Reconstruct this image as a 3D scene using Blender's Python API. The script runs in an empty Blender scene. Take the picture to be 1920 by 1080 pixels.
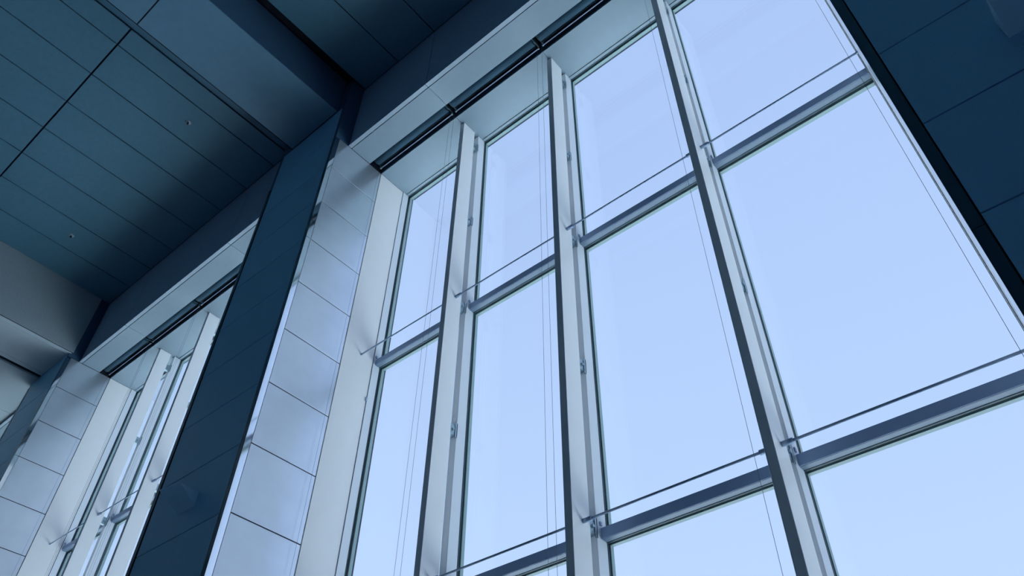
import bpy, bmesh, math, random
from mathutils import Matrix, Vector
random.seed(4)
S = bpy.context.scene
COL = S.collection
ZO = 1.6          # all heights below are measured from the eye, the floor is 1.6 m lower

# ------------------------------------------------------------------ camera
R = [[0.7630989552380484, 0.6461646590498427, 0.012297069146771337],
     [-0.4498184504183656, 0.5446905892963565, -0.7077962444059793],
     [-0.46405101678352106, 0.5345871260393295, 0.7063096052689578]]
cam = bpy.data.cameras.new('camera')
cam.sensor_width = 36.0
cam.lens = 1466.2287580088798 / 1920 * 36.0
cam.clip_start = 0.05
cam.clip_end = 2000
co = bpy.data.objects.new('camera', cam)
COL.objects.link(co)
M = Matrix(((R[0][0], -R[1][0], -R[2][0]),
            (R[0][1], -R[1][1], -R[2][1]),
            (R[0][2], -R[1][2], -R[2][2])))
co.matrix_world = Matrix.Translation((0, 0, ZO)) @ M.to_4x4()
S.camera = co

# ------------------------------------------------------------------ sky, sun, exposure
SKY = [(0.0, (0.68, 0.86, 1.16)), (0.30, (0.57, 0.76, 1.10)), (0.52, (0.51, 0.70, 1.06)), (0.8, (0.465, 0.64, 1.02)), (1.0, (0.45, 0.62, 1.01))]
w = bpy.data.worlds.new('sky')
S.world = w
w.use_nodes = True
nt = w.node_tree
bg = nt.nodes['Background']
tc = nt.nodes.new('ShaderNodeTexCoord')
sp = nt.nodes.new('ShaderNodeSeparateXYZ')
rp = nt.nodes.new('ShaderNodeValToRGB')
nt.links.new(tc.outputs['Generated'], sp.inputs[0])
nt.links.new(sp.outputs['Z'], rp.inputs[0])
els = rp.color_ramp.elements
els[0].position = SKY[0][0]; els[0].color = (*SKY[0][1], 1)
els[1].position = SKY[-1][0]; els[1].color = (*SKY[-1][1], 1)
for p_, c_ in SKY[1:-1]:
    e_ = els.new(p_); e_.color = (*c_, 1)
nt.links.new(rp.outputs[0], bg.inputs[0])
bg.inputs[1].default_value = 1.0
sd = bpy.data.lights.new('sun', 'SUN')
sd.energy = 22.0
sd.angle = 0.01
sd.color = (0.80, 0.95, 1.0)
so = bpy.data.objects.new('sun', sd)
COL.objects.link(so)
# the sun stands behind the hall, so it lights the forecourt but not the window side
_sunfrom = Vector((0.75, -0.35, 1.15)).normalized()
so.rotation_euler = _sunfrom.to_track_quat('Z', 'Y').to_euler()
so.location = (20, -20, 60)
S.view_settings.view_transform = 'Standard'
S.view_settings.look = 'None'
S.view_settings.gamma = 1.0
S.view_settings.use_curve_mapping = False
S.view_settings.exposure = 0.0

# ------------------------------------------------------------------ materials
def mat(name, col, rough=0.5, metal=0.0, noise=0.0, nscale=60.0, bump=0.0, spec=0.5, stretch=(1, 1, 1)):
    m = bpy.data.materials.new(name)
    m.use_nodes = True
    t = m.node_tree
    b = t.nodes['Principled BSDF']
    b.inputs['Base Color'].default_value = (*col, 1)
    b.inputs['Roughness'].default_value = rough
    b.inputs['Metallic'].default_value = metal
    b.inputs['Specular IOR Level'].default_value = spec
    if noise > 0 or bump > 0:
        tcx = t.nodes.new('ShaderNodeTexCoord')
        mp = t.nodes.new('ShaderNodeMapping')
        mp.inputs['Scale'].default_value = stretch
        n = t.nodes.new('ShaderNodeTexNoise')
        n.inputs['Scale'].default_value = nscale
        n.inputs['Detail'].default_value = 6
        t.links.new(tcx.outputs['Object'], mp.inputs[0])
        t.links.new(mp.outputs[0], n.inputs['Vector'])
        if noise > 0:
            r = t.nodes.new('ShaderNodeValToRGB')
            r.color_ramp.elements[0].position = 0.3
            r.color_ramp.elements[1].position = 0.7
            r.color_ramp.elements[0].color = (*[c * (1 - noise) for c in col], 1)
            r.color_ramp.elements[1].color = (*[min(1, c * (1 + noise)) for c in col], 1)
            t.links.new(n.outputs['Fac'], r.inputs[0])
            t.links.new(r.outputs[0], b.inputs['Base Color'])
        if bump > 0:
            bp = t.nodes.new('ShaderNodeBump')
            bp.inputs['Strength'].default_value = bump
            bp.inputs['Distance'].default_value = 0.004
            t.links.new(n.outputs['Fac'], bp.inputs['Height'])
            t.links.new(bp.outputs[0], b.inputs['Normal'])
    return m

M_ = {
    'ceil': mat('painted_ceiling_panel', (0.085, 0.205, 0.285), 0.55, noise=0.05, nscale=9),
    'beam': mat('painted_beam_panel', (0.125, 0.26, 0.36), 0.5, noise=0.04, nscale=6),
    'void': mat('dark_void', (0.010, 0.016, 0.030), 0.8),
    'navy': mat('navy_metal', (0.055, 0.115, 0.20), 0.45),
    'colfront': mat('dark_slate_panel', (0.28, 0.60, 0.84), 0.42, noise=0.06, nscale=120),
    'colside': mat('satin_metal_panel', (0.78, 0.82, 0.88), 0.30, metal=0.8, noise=0.03, nscale=3),
    'mirror': mat('polished_steel', (0.85, 0.88, 0.92), 0.06, metal=1.0),
    'jamb': mat('pale_painted_metal', (0.90, 0.88, 0.87), 0.5, noise=0.01, nscale=5),
    'fin': mat('pale_grey_metal', (0.90, 0.89, 0.89), 0.42, noise=0.01, nscale=5),
    'soffit': mat('soffit_board', (0.262, 0.34, 0.395), 0.55, noise=0.02, nscale=8),
    'beamsoffit': mat('beam_soffit_board', (0.60, 0.68, 0.72), 0.6, noise=0.03, nscale=3),
    'lip': mat('trim_edge', (0.36, 0.44, 0.51), 0.5),
    'fascia': mat('speckled_plaster', (0.36, 0.48, 0.62), 0.85, noise=0.30, nscale=150, bump=0.4),
    'fascia2': mat('grey_render', (0.40, 0.47, 0.50), 0.85, noise=0.14, nscale=90, bump=0.3),
    'frame': mat('window_frame_metal', (0.76, 0.79, 0.84), 0.4),
    'transom': mat('transom_metal_lit', (0.40, 0.52, 0.74), 0.40),  # lighter transom tone, the lit front put into the colour
    'gasket': mat('black_gasket', (0.02, 0.06, 0.08), 0.6),
    'cap': mat('outer_cap', (0.22, 0.31, 0.31), 0.45),
    'steel': mat('rod_steel', (0.32, 0.42, 0.58), 0.4, metal=0.2),
    'clip': mat('clip_steel', (0.35, 0.45, 0.50), 0.35, metal=0.6),
    'tube': mat('blind_fabric', (0.03, 0.085, 0.13), 0.8),
    'hem': mat('hem_bar_metal', (0.26, 0.30, 0.42), 0.4, metal=0.4),
    'wire': mat('guide_wire_steel', (0.22, 0.28, 0.36), 0.5, metal=0.3),
    'lampbody': mat('lamp_housing', (0.55, 0.86, 1.0), 0.45),
    'sprk': mat('sprinkler_cover', (0.35, 0.45, 0.50), 0.5),
    'floor': mat('stone_floor', (0.20, 0.25, 0.31), 0.35, noise=0.06, nscale=4),
    'wall': mat('slate_wall', (0.12, 0.17, 0.22), 0.7, noise=0.03, nscale=2),
    'pave': mat('pale_paving', (0.60, 0.63, 0.66), 0.8, noise=0.08, nscale=1),
    'darkreflect': mat('dark_reflection_strip', (0.02, 0.075, 0.11), 0.25),  # polished angle, with the dark room's reflection put into the colour
    'strip': mat('slot_cover', (0.07, 0.17, 0.25), 0.5),
    'tshaded': mat('transom_metal_shaded', (0.15, 0.21, 0.29), 0.45),  # same transom metal with the shade of the underside put into the colour
    'dark_ground': mat('dark_ground', (0.20, 0.23, 0.26), 0.9, noise=0.1, nscale=2),  # dark tone of the unseen far ground, chosen to return less light
    'recess': mat('green_black_joint', (0.03, 0.065, 0.06), 0.5),
    'pink': mat('red_brown_rail', (0.30, 0.20, 0.26), 0.4),
    'lens': mat('lamp_lens', (0.9, 0.9, 0.85), 0.2),
}

def glass_mat():
    m = bpy.data.materials.new('window_glass')
    m.use_nodes = True
    t = m.node_tree
    t.nodes.clear()
    o = t.nodes.new('ShaderNodeOutputMaterial')
    mx = t.nodes.new('ShaderNodeMixShader')
    tr = t.nodes.new('ShaderNodeBsdfTransparent')
    tr.inputs[0].default_value = (0.99, 0.995, 0.995, 1)
    gl = t.nodes.new('ShaderNodeBsdfGlossy')
    gl.inputs['Roughness'].default_value = 0.0
    gl.inputs['Color'].default_value = (0.85, 0.95, 1, 1)
    lw = t.nodes.new('ShaderNodeLayerWeight')
    lw.inputs[0].default_value = 0.5
    pw = t.nodes.new('ShaderNodeMath'); pw.operation = 'POWER'; pw.inputs[1].default_value = 5
    ml = t.nodes.new('ShaderNodeMath'); ml.operation = 'MULTIPLY_ADD'
    ml.inputs[1].default_value = 0.9; ml.inputs[2].default_value = 0.02
    t.links.new(lw.outputs['Facing'], pw.inputs[0])
    t.links.new(pw.outputs[0], ml.inputs[0])
    t.links.new(ml.outputs[0], mx.inputs[0])
    t.links.new(tr.outputs[0], mx.inputs[1])
    t.links.new(gl.outputs[0], mx.inputs[2])
    t.links.new(mx.outputs[0], o.inputs[0])
    return m
M_['glass'] = glass_mat()

# ------------------------------------------------------------------ helpers
def link(name, bm, m, parent=None):
    me = bpy.data.meshes.new(name)
    bmesh.ops.recalc_face_normals(bm, faces=bm.faces)
    bm.to_mesh(me)
    bm.free()
    me.materials.append(M_[m])
    o = bpy.data.objects.new(name, me)
    COL.objects.link(o)
    if parent:
        o.parent = parent
        o.matrix_parent_inverse = parent.matrix_world.inverted()
    return o

def addbox(bm, x0, x1, y0, y1, z0, z1, bev=0.0):
    z0 += ZO; z1 += ZO
    vs = [bm.verts.new((x, y, z)) for x in (x0, x1) for y in (y0, y1) for z in (z0, z1)]
    fs = [(0, 1, 3, 2), (4, 6, 7, 5), (0, 4, 5, 1), (2, 3, 7, 6), (0, 2, 6, 4), (1, 5, 7, 3)]
    new = [bm.faces.new([vs[i] for i in f]) for f in fs]
    if bev > 0:
        es = set(e for f in new for e in f.edges)
        bmesh.ops.bevel(bm, geom=list(es), offset=bev, segments=1, affect='EDGES')

def box(name, m, x0, x1, y0, y1, z0, z1, parent=None, bev=0.0):
    bm = bmesh.new()
    addbox(bm, x0, x1, y0, y1, z0, z1, bev)
    return link(name, bm, m, parent)

def prism(name, m, pts, z0, z1, parent=None):
    """vertical prism over xy points"""
    bm = bmesh.new()
    lo = [bm.verts.new((x, y, z0 + ZO)) for x, y in pts]
    hi = [bm.verts.new((x, y, z1 + ZO)) for x, y in pts]
    n = len(pts)
    bm.faces.new(lo); bm.faces.new(hi[::-1])
    for i in range(n):
        bm.faces.new((lo[i], lo[(i + 1) % n], hi[(i + 1) % n], hi[i]))
    return link(name, bm, m, parent)

def addcyl(bm, p, q, r, seg=12, r2=None):
    p = Vector(p) + Vector((0, 0, ZO)); q = Vector(q) + Vector((0, 0, ZO))
    d = q - p
    rot = d.to_track_quat('Z', 'Y').to_matrix().to_4x4()
    bmesh.ops.create_cone(bm, cap_ends=True, segments=seg, radius1=r, radius2=r if r2 is None else r2, depth=d.length,
                          matrix=Matrix.Translation((p + q) / 2) @ rot)

def cyl(name, m, p, q, r, seg=12, parent=None, smooth=True):
    bm = bmesh.new()
    addcyl(bm, p, q, r, seg)
    o = link(name, bm, m, parent)
    if smooth:
        for f in o.data.polygons:
            f.use_smooth = len(f.vertices) == 4
    return o

def empty(name, loc, label=None, cat=None, group=None, kind=None):
    o = bpy.data.objects.new(name, None)
    o.location = (loc[0], loc[1], loc[2] + ZO)
    o.empty_display_size = 0.2
    COL.objects.link(o)
    bpy.context.view_layer.update()
    o.matrix_world = Matrix.Translation(o.location)
    if label: o['label'] = label
    if cat: o['category'] = cat
    if group: o['group'] = group
    if kind: o['kind'] = kind
    return o

FL = -1.6                       # floor
CE = 14.2                       # ceiling
SO = 12.24                      # soffit over the windows
YB = -18.0                      # rear wall
XL, XR = -30.0, 14.0
PANEL = 0.968
ZJ = [SO, 11.36] + [11.36 - PANEL * k for k in range(1, 14)]   # joints of the column cladding
ZJ = [z for z in ZJ if z > FL + 0.2] + [FL]
YC = 4.12                       # column front
YS = 4.21                       # column side starts
YJ = 5.25                       # side cladding ends, jamb starts
YG = 6.0                        # glass
SIDE = [(-7.97, 0.08), (-17.97, -9.99)]       # the two window bays (left jamb, right jamb)

# ------------------------------------------------------------------ room shell
fl = box('floor', 'floor', XL, XR, YB, 6.2, FL - 0.3, FL); fl['kind'] = 'structure'
gr = box('forecourt_ground', 'pave', -160, 150, 6.2, 24, FL - 0.35, FL - 0.05); gr['kind'] = 'structure'
rd = box('added_dark_ground', 'dark_ground', -160, 150, 24, 260, FL - 0.40, FL - 0.10); rd['kind'] = 'structure'  # unseen darker ground, added to dim the ceiling deep in the hall

ceil = box('ceiling', 'void', XL, XR, YB, 6.2, CE + 0.35, CE + 0.6); ceil['kind'] = 'structure'
rows = [(-18.0, -14.72), (-14.72, -10.89), (-10.89, -7.06), (-7.06, -3.23), (-3.23, 0.6), (0.6, 4.43)]
def ceiling_field(xa, xb, first):
    xs = [xa]
    x = first
    while x < xb - 0.05:
        if x > xa + 0.05: xs.append(x)
        x += 1.0
    xs.append(xb)
    for y0, y1 in rows:
        for a, b in zip(xs[:-1], xs[1:]):
            box('ceiling_panel', 'ceil', a + 0.011, b - 0.011, y0 + 0.016, y1 - 0.016, CE, CE + 0.03, ceil, 0.003)
    box('ceiling_backing', 'void', xa, xb, YB, 4.43, CE + 0.04, CE + 0.06, ceil)
ceiling_field(-17.95, -10.43, -16.94)
ceiling_field(-7.93, -0.41, -6.95)
ceiling_field(2.07, 9.6, 3.05)
for xo in (0, 10):
    box('slot_strip', 'strip', -10.43 + xo, -9.62 + xo, YB, 4.43, CE + 0.035, CE + 0.05, ceil)
# beyond the third column the ceiling is lower
low = 12.30
for k in range(5):
    box('ceiling_panel', 'fascia2', -29.9 + 2.08 * k, -27.83 + 2.08 * k, YB, 4.43, low, low + 0.05, ceil, 0.004)

wb = box('wall_back', 'wall', XL, XR, YB - 0.3, YB, FL, CE + 0.4); wb['kind'] = 'structure'
wl = box('wall_left', 'fascia2', XL - 0.3, XL, YB, 6.2, FL, CE + 0.4); wl['kind'] = 'structure'
wr = box('wall_right', 'wall', XR, XR + 0.3, YB, 6.2, FL, CE + 0.4); wr['kind'] = 'structure'

# ------------------------------------------------------------------ window headers (fascia, soffits, blind pocket)
hd = empty('trim_1', (-4, 4.5, SO), kind='structure')
hd2 = empty('trim_2', (-14, 4.5, SO), kind='structure')
hd3 = empty('trim_3', (-24, 4.5, SO), kind='structure')
def header(par, xa, xb, joints, zt=CE):
    xs = [xa] + joints + [xb]
    g = 0.006
    for a, b in zip(xs[:-1], xs[1:]):
        box('fascia_panel', 'fascia', a + g, b - g, 4.43, 4.46, SO + 0.02, zt + 0.02, par, 0.002)
        box('edge_trim', 'lip', a + g, b - g, 4.415, 4.49, SO - 0.005, SO + 0.018, par, 0.002)
        box('soffit_board', 'soffit', a + g / 2, b - g / 2, 4.505, 4.955, SO, SO + 0.03, par, 0.002)
    # carcass of the header, with the recess for the blinds
    bm = bmesh.new()
    addbox(bm, xa, xb, 4.47, 4.95, SO + 0.04, CE + 0.3)
    addbox(bm, xa, xb, 4.95, 5.30, SO + 0.42, CE + 0.3)
    addbox(bm, xa, xb, 5.30, 6.15, SO + 0.04, CE + 0.3)
    link('header_carcass', bm, 'void', par)
    box('pocket_lining', 'navy', xa, xb, 4.955, 4.962, SO + 0.02, SO + 0.42, par)
    box('pocket_lining', 'tube', xa, xb, 5.255, 5.262, SO + 0.02, SO + 0.42, par)
header(hd, -7.97, 0.08, [-5.94, -1.88])
header(hd2, -17.97, -9.99, [-15.84, -11.79])
header(hd3, -27.97, -19.92, [-25.9, -21.85], low)

# ------------------------------------------------------------------ window bays
PITCH = 2.025
def bay(idx, xl, xr):
    W = empty('window_%d' % idx, ((xl + xr) / 2, YG, FL), kind='structure')
    fins = [-5.985 - 7.97 * 0 + (xl + 7.97), -3.965 + (xl + 7.97), -1.928 + (xl + 7.97)]
    # inner soffit boards: one per pane
    edges = [xl] + fins + [xr]
    for a, b in zip(edges[:-1], edges[1:]):
        box('soffit_board', 'soffit', a + 0.002, b - 0.002, 5.262, 5.925, SO, SO + 0.03, W, 0.0015)
    # jamb linings and frames at both ends
    for x, s in ((xl, 1), (xr, -1)):
        a, b = sorted((x, x - s * 0.03))
        box('jamb_lining', 'jamb', a, b, YJ + 0.014, 5.842, FL, SO - 0.004, W)
        a, b = sorted((x + s * 0.012, x - s * 0.03))
        box('jamb_frame', 'frame', a, b, 5.85, 5.985, FL, SO - 0.002, W, 0.002)
        a, b = sorted((x + s * 0.014, x - s * 0.03))
        box('gasket', 'gasket', a, b, 5.986, 6.0, FL, SO, W)
        a, b = sorted((x + s * 0.016, x - s * 0.05))
        box('outer_cap', 'cap', a, b, 6.036, 6.09, FL, SO + 0.05, W, 0.003)
    # fins
    for k, c in enumerate(fins):
        box('mullion_fin', 'fin', c - 0.046, c + 0.046, 5.43, 5.715, FL, SO - 0.006, W, 0.003)
        mf = box('mullion_frame', 'frame', c - 0.062, c + 0.046, 5.82, 5.985, FL, SO - 0.006, W, 0.002)
        box('gasket', 'gasket', c - 0.060, c + 0.049, 5.986, 6.006, FL, SO, W)
        box('outer_cap', 'cap', c - 0.050, c + 0.050, 6.036, 6.09, FL, SO + 0.05, W, 0.003)
        for z in (-0.5, 1.6, 3.70, 5.70, 7.84, 9.79, 11.86):
            bm = bmesh.new()
            addbox(bm, c - 0.034, c + 0.034, 5.715, 5.83, z - 0.075, z + 0.075)
            addbox(bm, c + 0.034, c + 0.046, 5.80, 5.835, z - 0.10, z + 0.11)
            addcyl(bm, (c + 0.03, 5.765, z + 0.0), (c + 0.055, 5.765, z + 0.0), 0.018, 8)
            link('fin_bracket', bm, 'clip', W)
    # transoms, tie rods
    for zt in (-0.64, 3.61, 7.86):
        for k, (a, b) in enumerate(zip(edges[:-1], edges[1:])):
            a2 = a + (0.012 if k == 0 else 0.046)
            b2 = b - (0.012 if k == 3 else 0.046)
            t = box('transom', 'tshaded', a2, b2, 5.900, 5.978, zt, zt + 0.118, W, 0.003)
            box('lit_face', 'transom', a2, b2, 5.892, 5.8995, zt + 0.002, zt + 0.118, t, 0.002)  # plate added to carry the lit tone painted on the transom front
            bm = bmesh.new()
            addbox(bm, a2, b2, 5.976, 6.0, zt - 0.004, zt + 0.10)
            link('gasket', bm, 'gasket', t)
            bm = bmesh.new()
            addbox(bm, a2, b2, 6.036, 6.085, zt - 0.004, zt + 0.10)
            link('outer_cap', bm, 'cap', t)
            # small stop plate on the frame just above the transom
            box('stop_plate', 'steel', a2 - 0.001, a2 + 0.012, 5.875, 5.905, zt + 0.14, zt + 0.18, W)
            zr = zt + 0.04 if zt > 5 else zt + 0.068
            rod = cyl('tie_rod', 'steel', (a + (0 if k == 0 else 0.046), 5.60, zr), (b - (0 if k == 3 else 0.046), 5.60, zr), 0.0125, 10, W)
            for e, (xa, s) in enumerate(((a, 1), (b, -1))):
                end = (k == 0 and e == 0) or (k == 3 and e == 1)
                off = 0 if end else 0.046
                rr, ln = (0.017, 0.02) if end else (0.024, 0.105)
                cyl('rod_end', 'steel', (xa + s * off, 5.60, zr), (xa + s * (off + ln), 5.60, zr), rr, 10, rod)
    # head frame
    for k, (a, b) in enumerate(zip(edges[:-1], edges[1:])):
        a2 = a + (0.012 if k == 0 else 0.046); b2 = b - (0.012 if k == 3 else 0.046)
        h = box('head_frame', 'soffit', a2, b2, 5.93, 5.985, SO - 0.012, SO + 0.05, W, 0.002)
        box('gasket', 'gasket', a2, b2, 5.985, 6.0, SO - 0.02, SO + 0.05, h)
        box('outer_cap', 'cap', a2, b2, 6.036, 6.09, SO - 0.022, SO + 0.05, h)
    # panes
    zz = [FL, -0.64, 3.61, 7.86, SO]
    for a, b in zip(edges[:-1], edges[1:]):
        for z0, z1 in zip(zz[:-1], zz[1:]):
            box('glass_pane', 'glass', a + 0.02, b - 0.02, 6.005, 6.035, z0 + 0.02, z1 + 0.02, W)
    return W, fins, edges
bays = [bay(1, *SIDE[0]), bay(2, *SIDE[1])]
bays.append(bay(3, -27.97, -19.92))
# small green stop on the left jamb of the main bay
box('stop_plate', 'clip', -7.972, -7.955, 5.825, 5.855, 7.13, 7.20, bays[0][0])

# ------------------------------------------------------------------ columns
def column(xr, label, dz=0.0, front_dz=0.0, width=2.02):
    """xr: x of the right side face"""
    xl = xr - width
    C_ = empty('column', ((xl + xr) / 2, 5.1, FL), label, 'column', )
    # dark core
    prism('core', 'void', [(xl + 0.03, YS + 0.03), (xl + 0.03, YC + 0.032), (xr - 0.03, YC + 0.032), (xr - 0.03, YS + 0.03), (xr - 0.03, 6.15), (xl + 0.03, 6.15)], FL, CE + 0.2, C_)
    prism('upper_casing', 'navy', [(xl + 0.015, YS + 0.02), (xl + 0.015, YC + 0.01), (xr - 0.015, YC + 0.01), (xr - 0.015, YS + 0.02), (xr - 0.015, 4.47), (xl + 0.015, 4.47)], SO + 0.01, CE + 0.1, C_)
    g = 0.008
    for z1, z0 in zip(ZJ[:-1], ZJ[1:]):
        for x, s in ((xr, 1), (xl, -1)):
            a, b = sorted((x, x - s * 0.025))
            box('side_panel', 'colside', a, b, YS + 0.002, YJ - 0.002, z0 + g, z1 - g, C_, 0.002)
    zf = [13.27] + [z for z in [4.56 + front_dz + PANEL * k for k in range(8, -8, -1)] if FL + 0.3 < z < 13.0] + [FL]
    for z1, z0 in zip(zf[:-1], zf[1:]):
        box('front_panel', 'colfront', xl + (0.13 if width > 2 else 0.092), xr - 0.092, YC, YC + 0.03, z0 + g * 0.8, z1 - g * 0.8, C_, 0.002)
    # polished L-shaped angle on both front corners, dark reflection painted on its front
    for x, s in ((xr, 1), (xl, -1)):
        zc = [SO - 0.03, 9.42 + dz, 3.61 + dz, FL]
        for z1, z0 in zip(zc[:-1], zc[1:]):
            pts = [(x, YC + 0.002), (x, YS - 0.004), (x - s * 0.012, YS - 0.004), (x - s * 0.012, YC + 0.002)]
            prism('corner_mirror_strip', 'mirror', pts, z0 + 0.004, z1 - 0.004, C_)
            pts = [(x - s * 0.002, YC), (x - s * 0.013, YC + 0.014), (x - s * 0.080, YC + 0.014), (x - s * 0.080, YC)]
            prism('corner_dark_strip', 'darkreflect', pts, z0 + 0.004, z1 - 0.004, C_)
    return C_
column(-7.97, 'dark fronted column with pale panelled side left of the large window, wedge lamp on it')
column(2.03, 'dark blue column at the right edge beside the large window', front_dz=0.11, width=1.95)
column(-17.97, 'far left column with pale panelled side beside the narrow far window')
column(-27.97, 'most distant column beyond the far left window')

# ------------------------------------------------------------------ ceiling beams
def beam(x0, x1, zb, ya, yb, label, sm, side, cross):
    B = empty('ceiling_beam', ((x0 + x1) / 2, 0, zb), label, 'beam')
    box('beam_core', 'void', x0 + 0.002, x1 - 0.02, ya, yb - 0.003, zb + 0.012, CE + 0.3, B)
    ys = [ya] + cross + [yb]
    for a, b in zip(ys[:-1], ys[1:]):
        if sm: box('soffit_panel', sm, x0 + 0.03, x1 - 0.002, a + 0.012, b - 0.012, zb, zb + 0.018, B, 0.002)
        for x, s in ((x1, 1), (x0, -1)):
            p, q = sorted((x, x - s * 0.018))
            box('side_panel', side, p, q, a, b, zb + 0.02, CE + 0.2, B)
    return B
cross = [-14.72, -10.89, -7.06, -3.23, 0.58]
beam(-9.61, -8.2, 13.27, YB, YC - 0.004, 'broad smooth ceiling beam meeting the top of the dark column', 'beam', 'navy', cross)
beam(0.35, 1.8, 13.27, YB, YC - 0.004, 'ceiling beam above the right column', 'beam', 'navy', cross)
B3 = beam(-19.42, -17.95, 12.365, YB, YC + 0.08, 'deep grey rendered beam at the far left end of the ceiling', None, 'fascia2', [])
for a, b in ((-18.09, -17.965), (-19.26, -18.10), (-19.42, -19.27)):
    box('soffit_panel', 'beamsoffit', a, b, YB, YC + 0.05, 12.352, 12.366, B3, 0.001)
box('shadow_gap', 'void', -19.60, -19.43, YB, YC + 0.05, 12.352, 12.50, B3)

# ------------------------------------------------------------------ roller blinds
def blind(a, b, label, grp, wires=True):
    c = (a + b) / 2
    B = empty('roller_blind', (c, 5.1, SO + 0.15), label, 'blind', grp)
    cyl('roller_tube', 'tube', (a + 0.07, 5.06, SO + 0.135), (b - 0.07, 5.06, SO + 0.135), 0.085, 24, B)
    box('fabric_drop', 'tube', a + 0.08, b - 0.08, 5.142, 5.146, SO + 0.07, SO + 0.15, B)
    box('hem_bar', 'hem', a + 0.04, b - 0.04, 5.175, 5.195, SO + 0.035, SO + 0.06, B, 0.004)
    for x in (a + 0.052, b - 0.045):
        bm = bmesh.new()
        addbox(bm, x - 0.012, x + 0.012, 4.97, 5.20, SO + 0.10, SO + 0.34)
        addcyl(bm, (x - 0.015, 5.06, SO + 0.135), (x + 0.015, 5.06, SO + 0.135), 0.05, 12)
        link('end_bracket', bm, 'gasket', B)
        cyl('hem_end', 'clip', (x - 0.012, 5.185, SO + 0.045), (x + 0.012, 5.185, SO + 0.045), 0.02, 8, B)
        cyl('guide_wire', 'wire', (x, 5.15, FL + 0.02), (x, 5.15, SO + 0.12), 0.0019, 5, B)
ord1 = ['first', 'second', 'third', 'fourth']
for bi, (W, fins, edges) in enumerate(bays):
    cs = [edges[0] + 0.01] + [f + 0.012 for f in edges[1:-1]] + [edges[-1] - 0.055 + (0.0)]
    for k, (a, b) in enumerate(zip(cs[:-1], cs[1:])):
        where = ['rolled up dark blind over the large window, %s from the panelled column',
                 'rolled up dark blind over the far left window, %s from the far column',
                 'rolled up blind over the most distant window past the far column, %s from its end'][bi] % ord1[k]
        blind(a, b, where, 'roller blinds in the pocket above the windows')

# ------------------------------------------------------------------ wall lamps (wedges) and sprinklers
def wedge(xa, xb, zb, zt, out, label):
    L = empty('wall_lamp', ((xa + xb) / 2, YC, zb), label, 'lamp')
    bm = bmesh.new()
    z0, z1 = zb + ZO, zt + ZO
    # bottom edge on the wall, top edge out in the room, closed at both sides
    v = [bm.verts.new(p) for p in ((xa, YC + 0.0, z0), (xb, YC + 0.0, z0), (xb, YC - out, z1), (xa, YC - out - 0.08, z1),
                                   (xb, YC + 0.0, z1), (xa, YC + 0.0, z1))]
    bm.faces.new((v[0], v[1], v[2], v[3]))
    bm.faces.new((v[1], v[4], v[2]))
    bm.faces.new((v[0], v[3], v[5]))
    bm.faces.new((v[3], v[2], v[4], v[5]))
    bm.faces.new((v[0], v[5], v[4], v[1]))
    bmesh.ops.bevel(bm, geom=bm.edges[:], offset=0.003, segments=1, affect='EDGES')
    link('housing', bm, 'lampbody', L)
    box('lens', 'lens', xa + 0.03, xb - 0.03, YC - out * 0.8, YC - 0.04, zt - 0.004, zt + 0.006, L)
wedge(-9.10, -8.73, 4.893, 5.098, 0.27, 'wedge shaped wall lamp on the dark column front left of the window')
wedge(0.88, 1.25, 5.02, 5.23, 0.27, 'wedge shaped wall lamp on the right dark column near the corner')

def sprinkler(x, y, label):
    P = empty('sprinkler', (x, y, CE), label, 'sprinkler', 'ceiling sprinklers')
    bm = bmesh.new()
    bmesh.ops.create_cone(bm, cap_ends=True, segments=24, radius1=0.055, radius2=0.065, depth=0.012, matrix=Matrix.Translation((x, y, CE + ZO - 0.006)))
    link('escutcheon', bm, 'sprk', P)
    bm = bmesh.new()
    addcyl(bm, (x, y, CE - 0.05), (x, y, CE - 0.01), 0.014, 10)
    addcyl(bm, (x, y, CE - 0.056), (x, y, CE - 0.05), 0.026, 12)
    link('nozzle', bm, 'void', P)
sprinkler(-11.42, 2.53, 'small round sprinkler in the dark ceiling nearer the broad beam')
sprinkler(-16.42, 2.55, 'small round sprinkler in the far left of the dark ceiling')
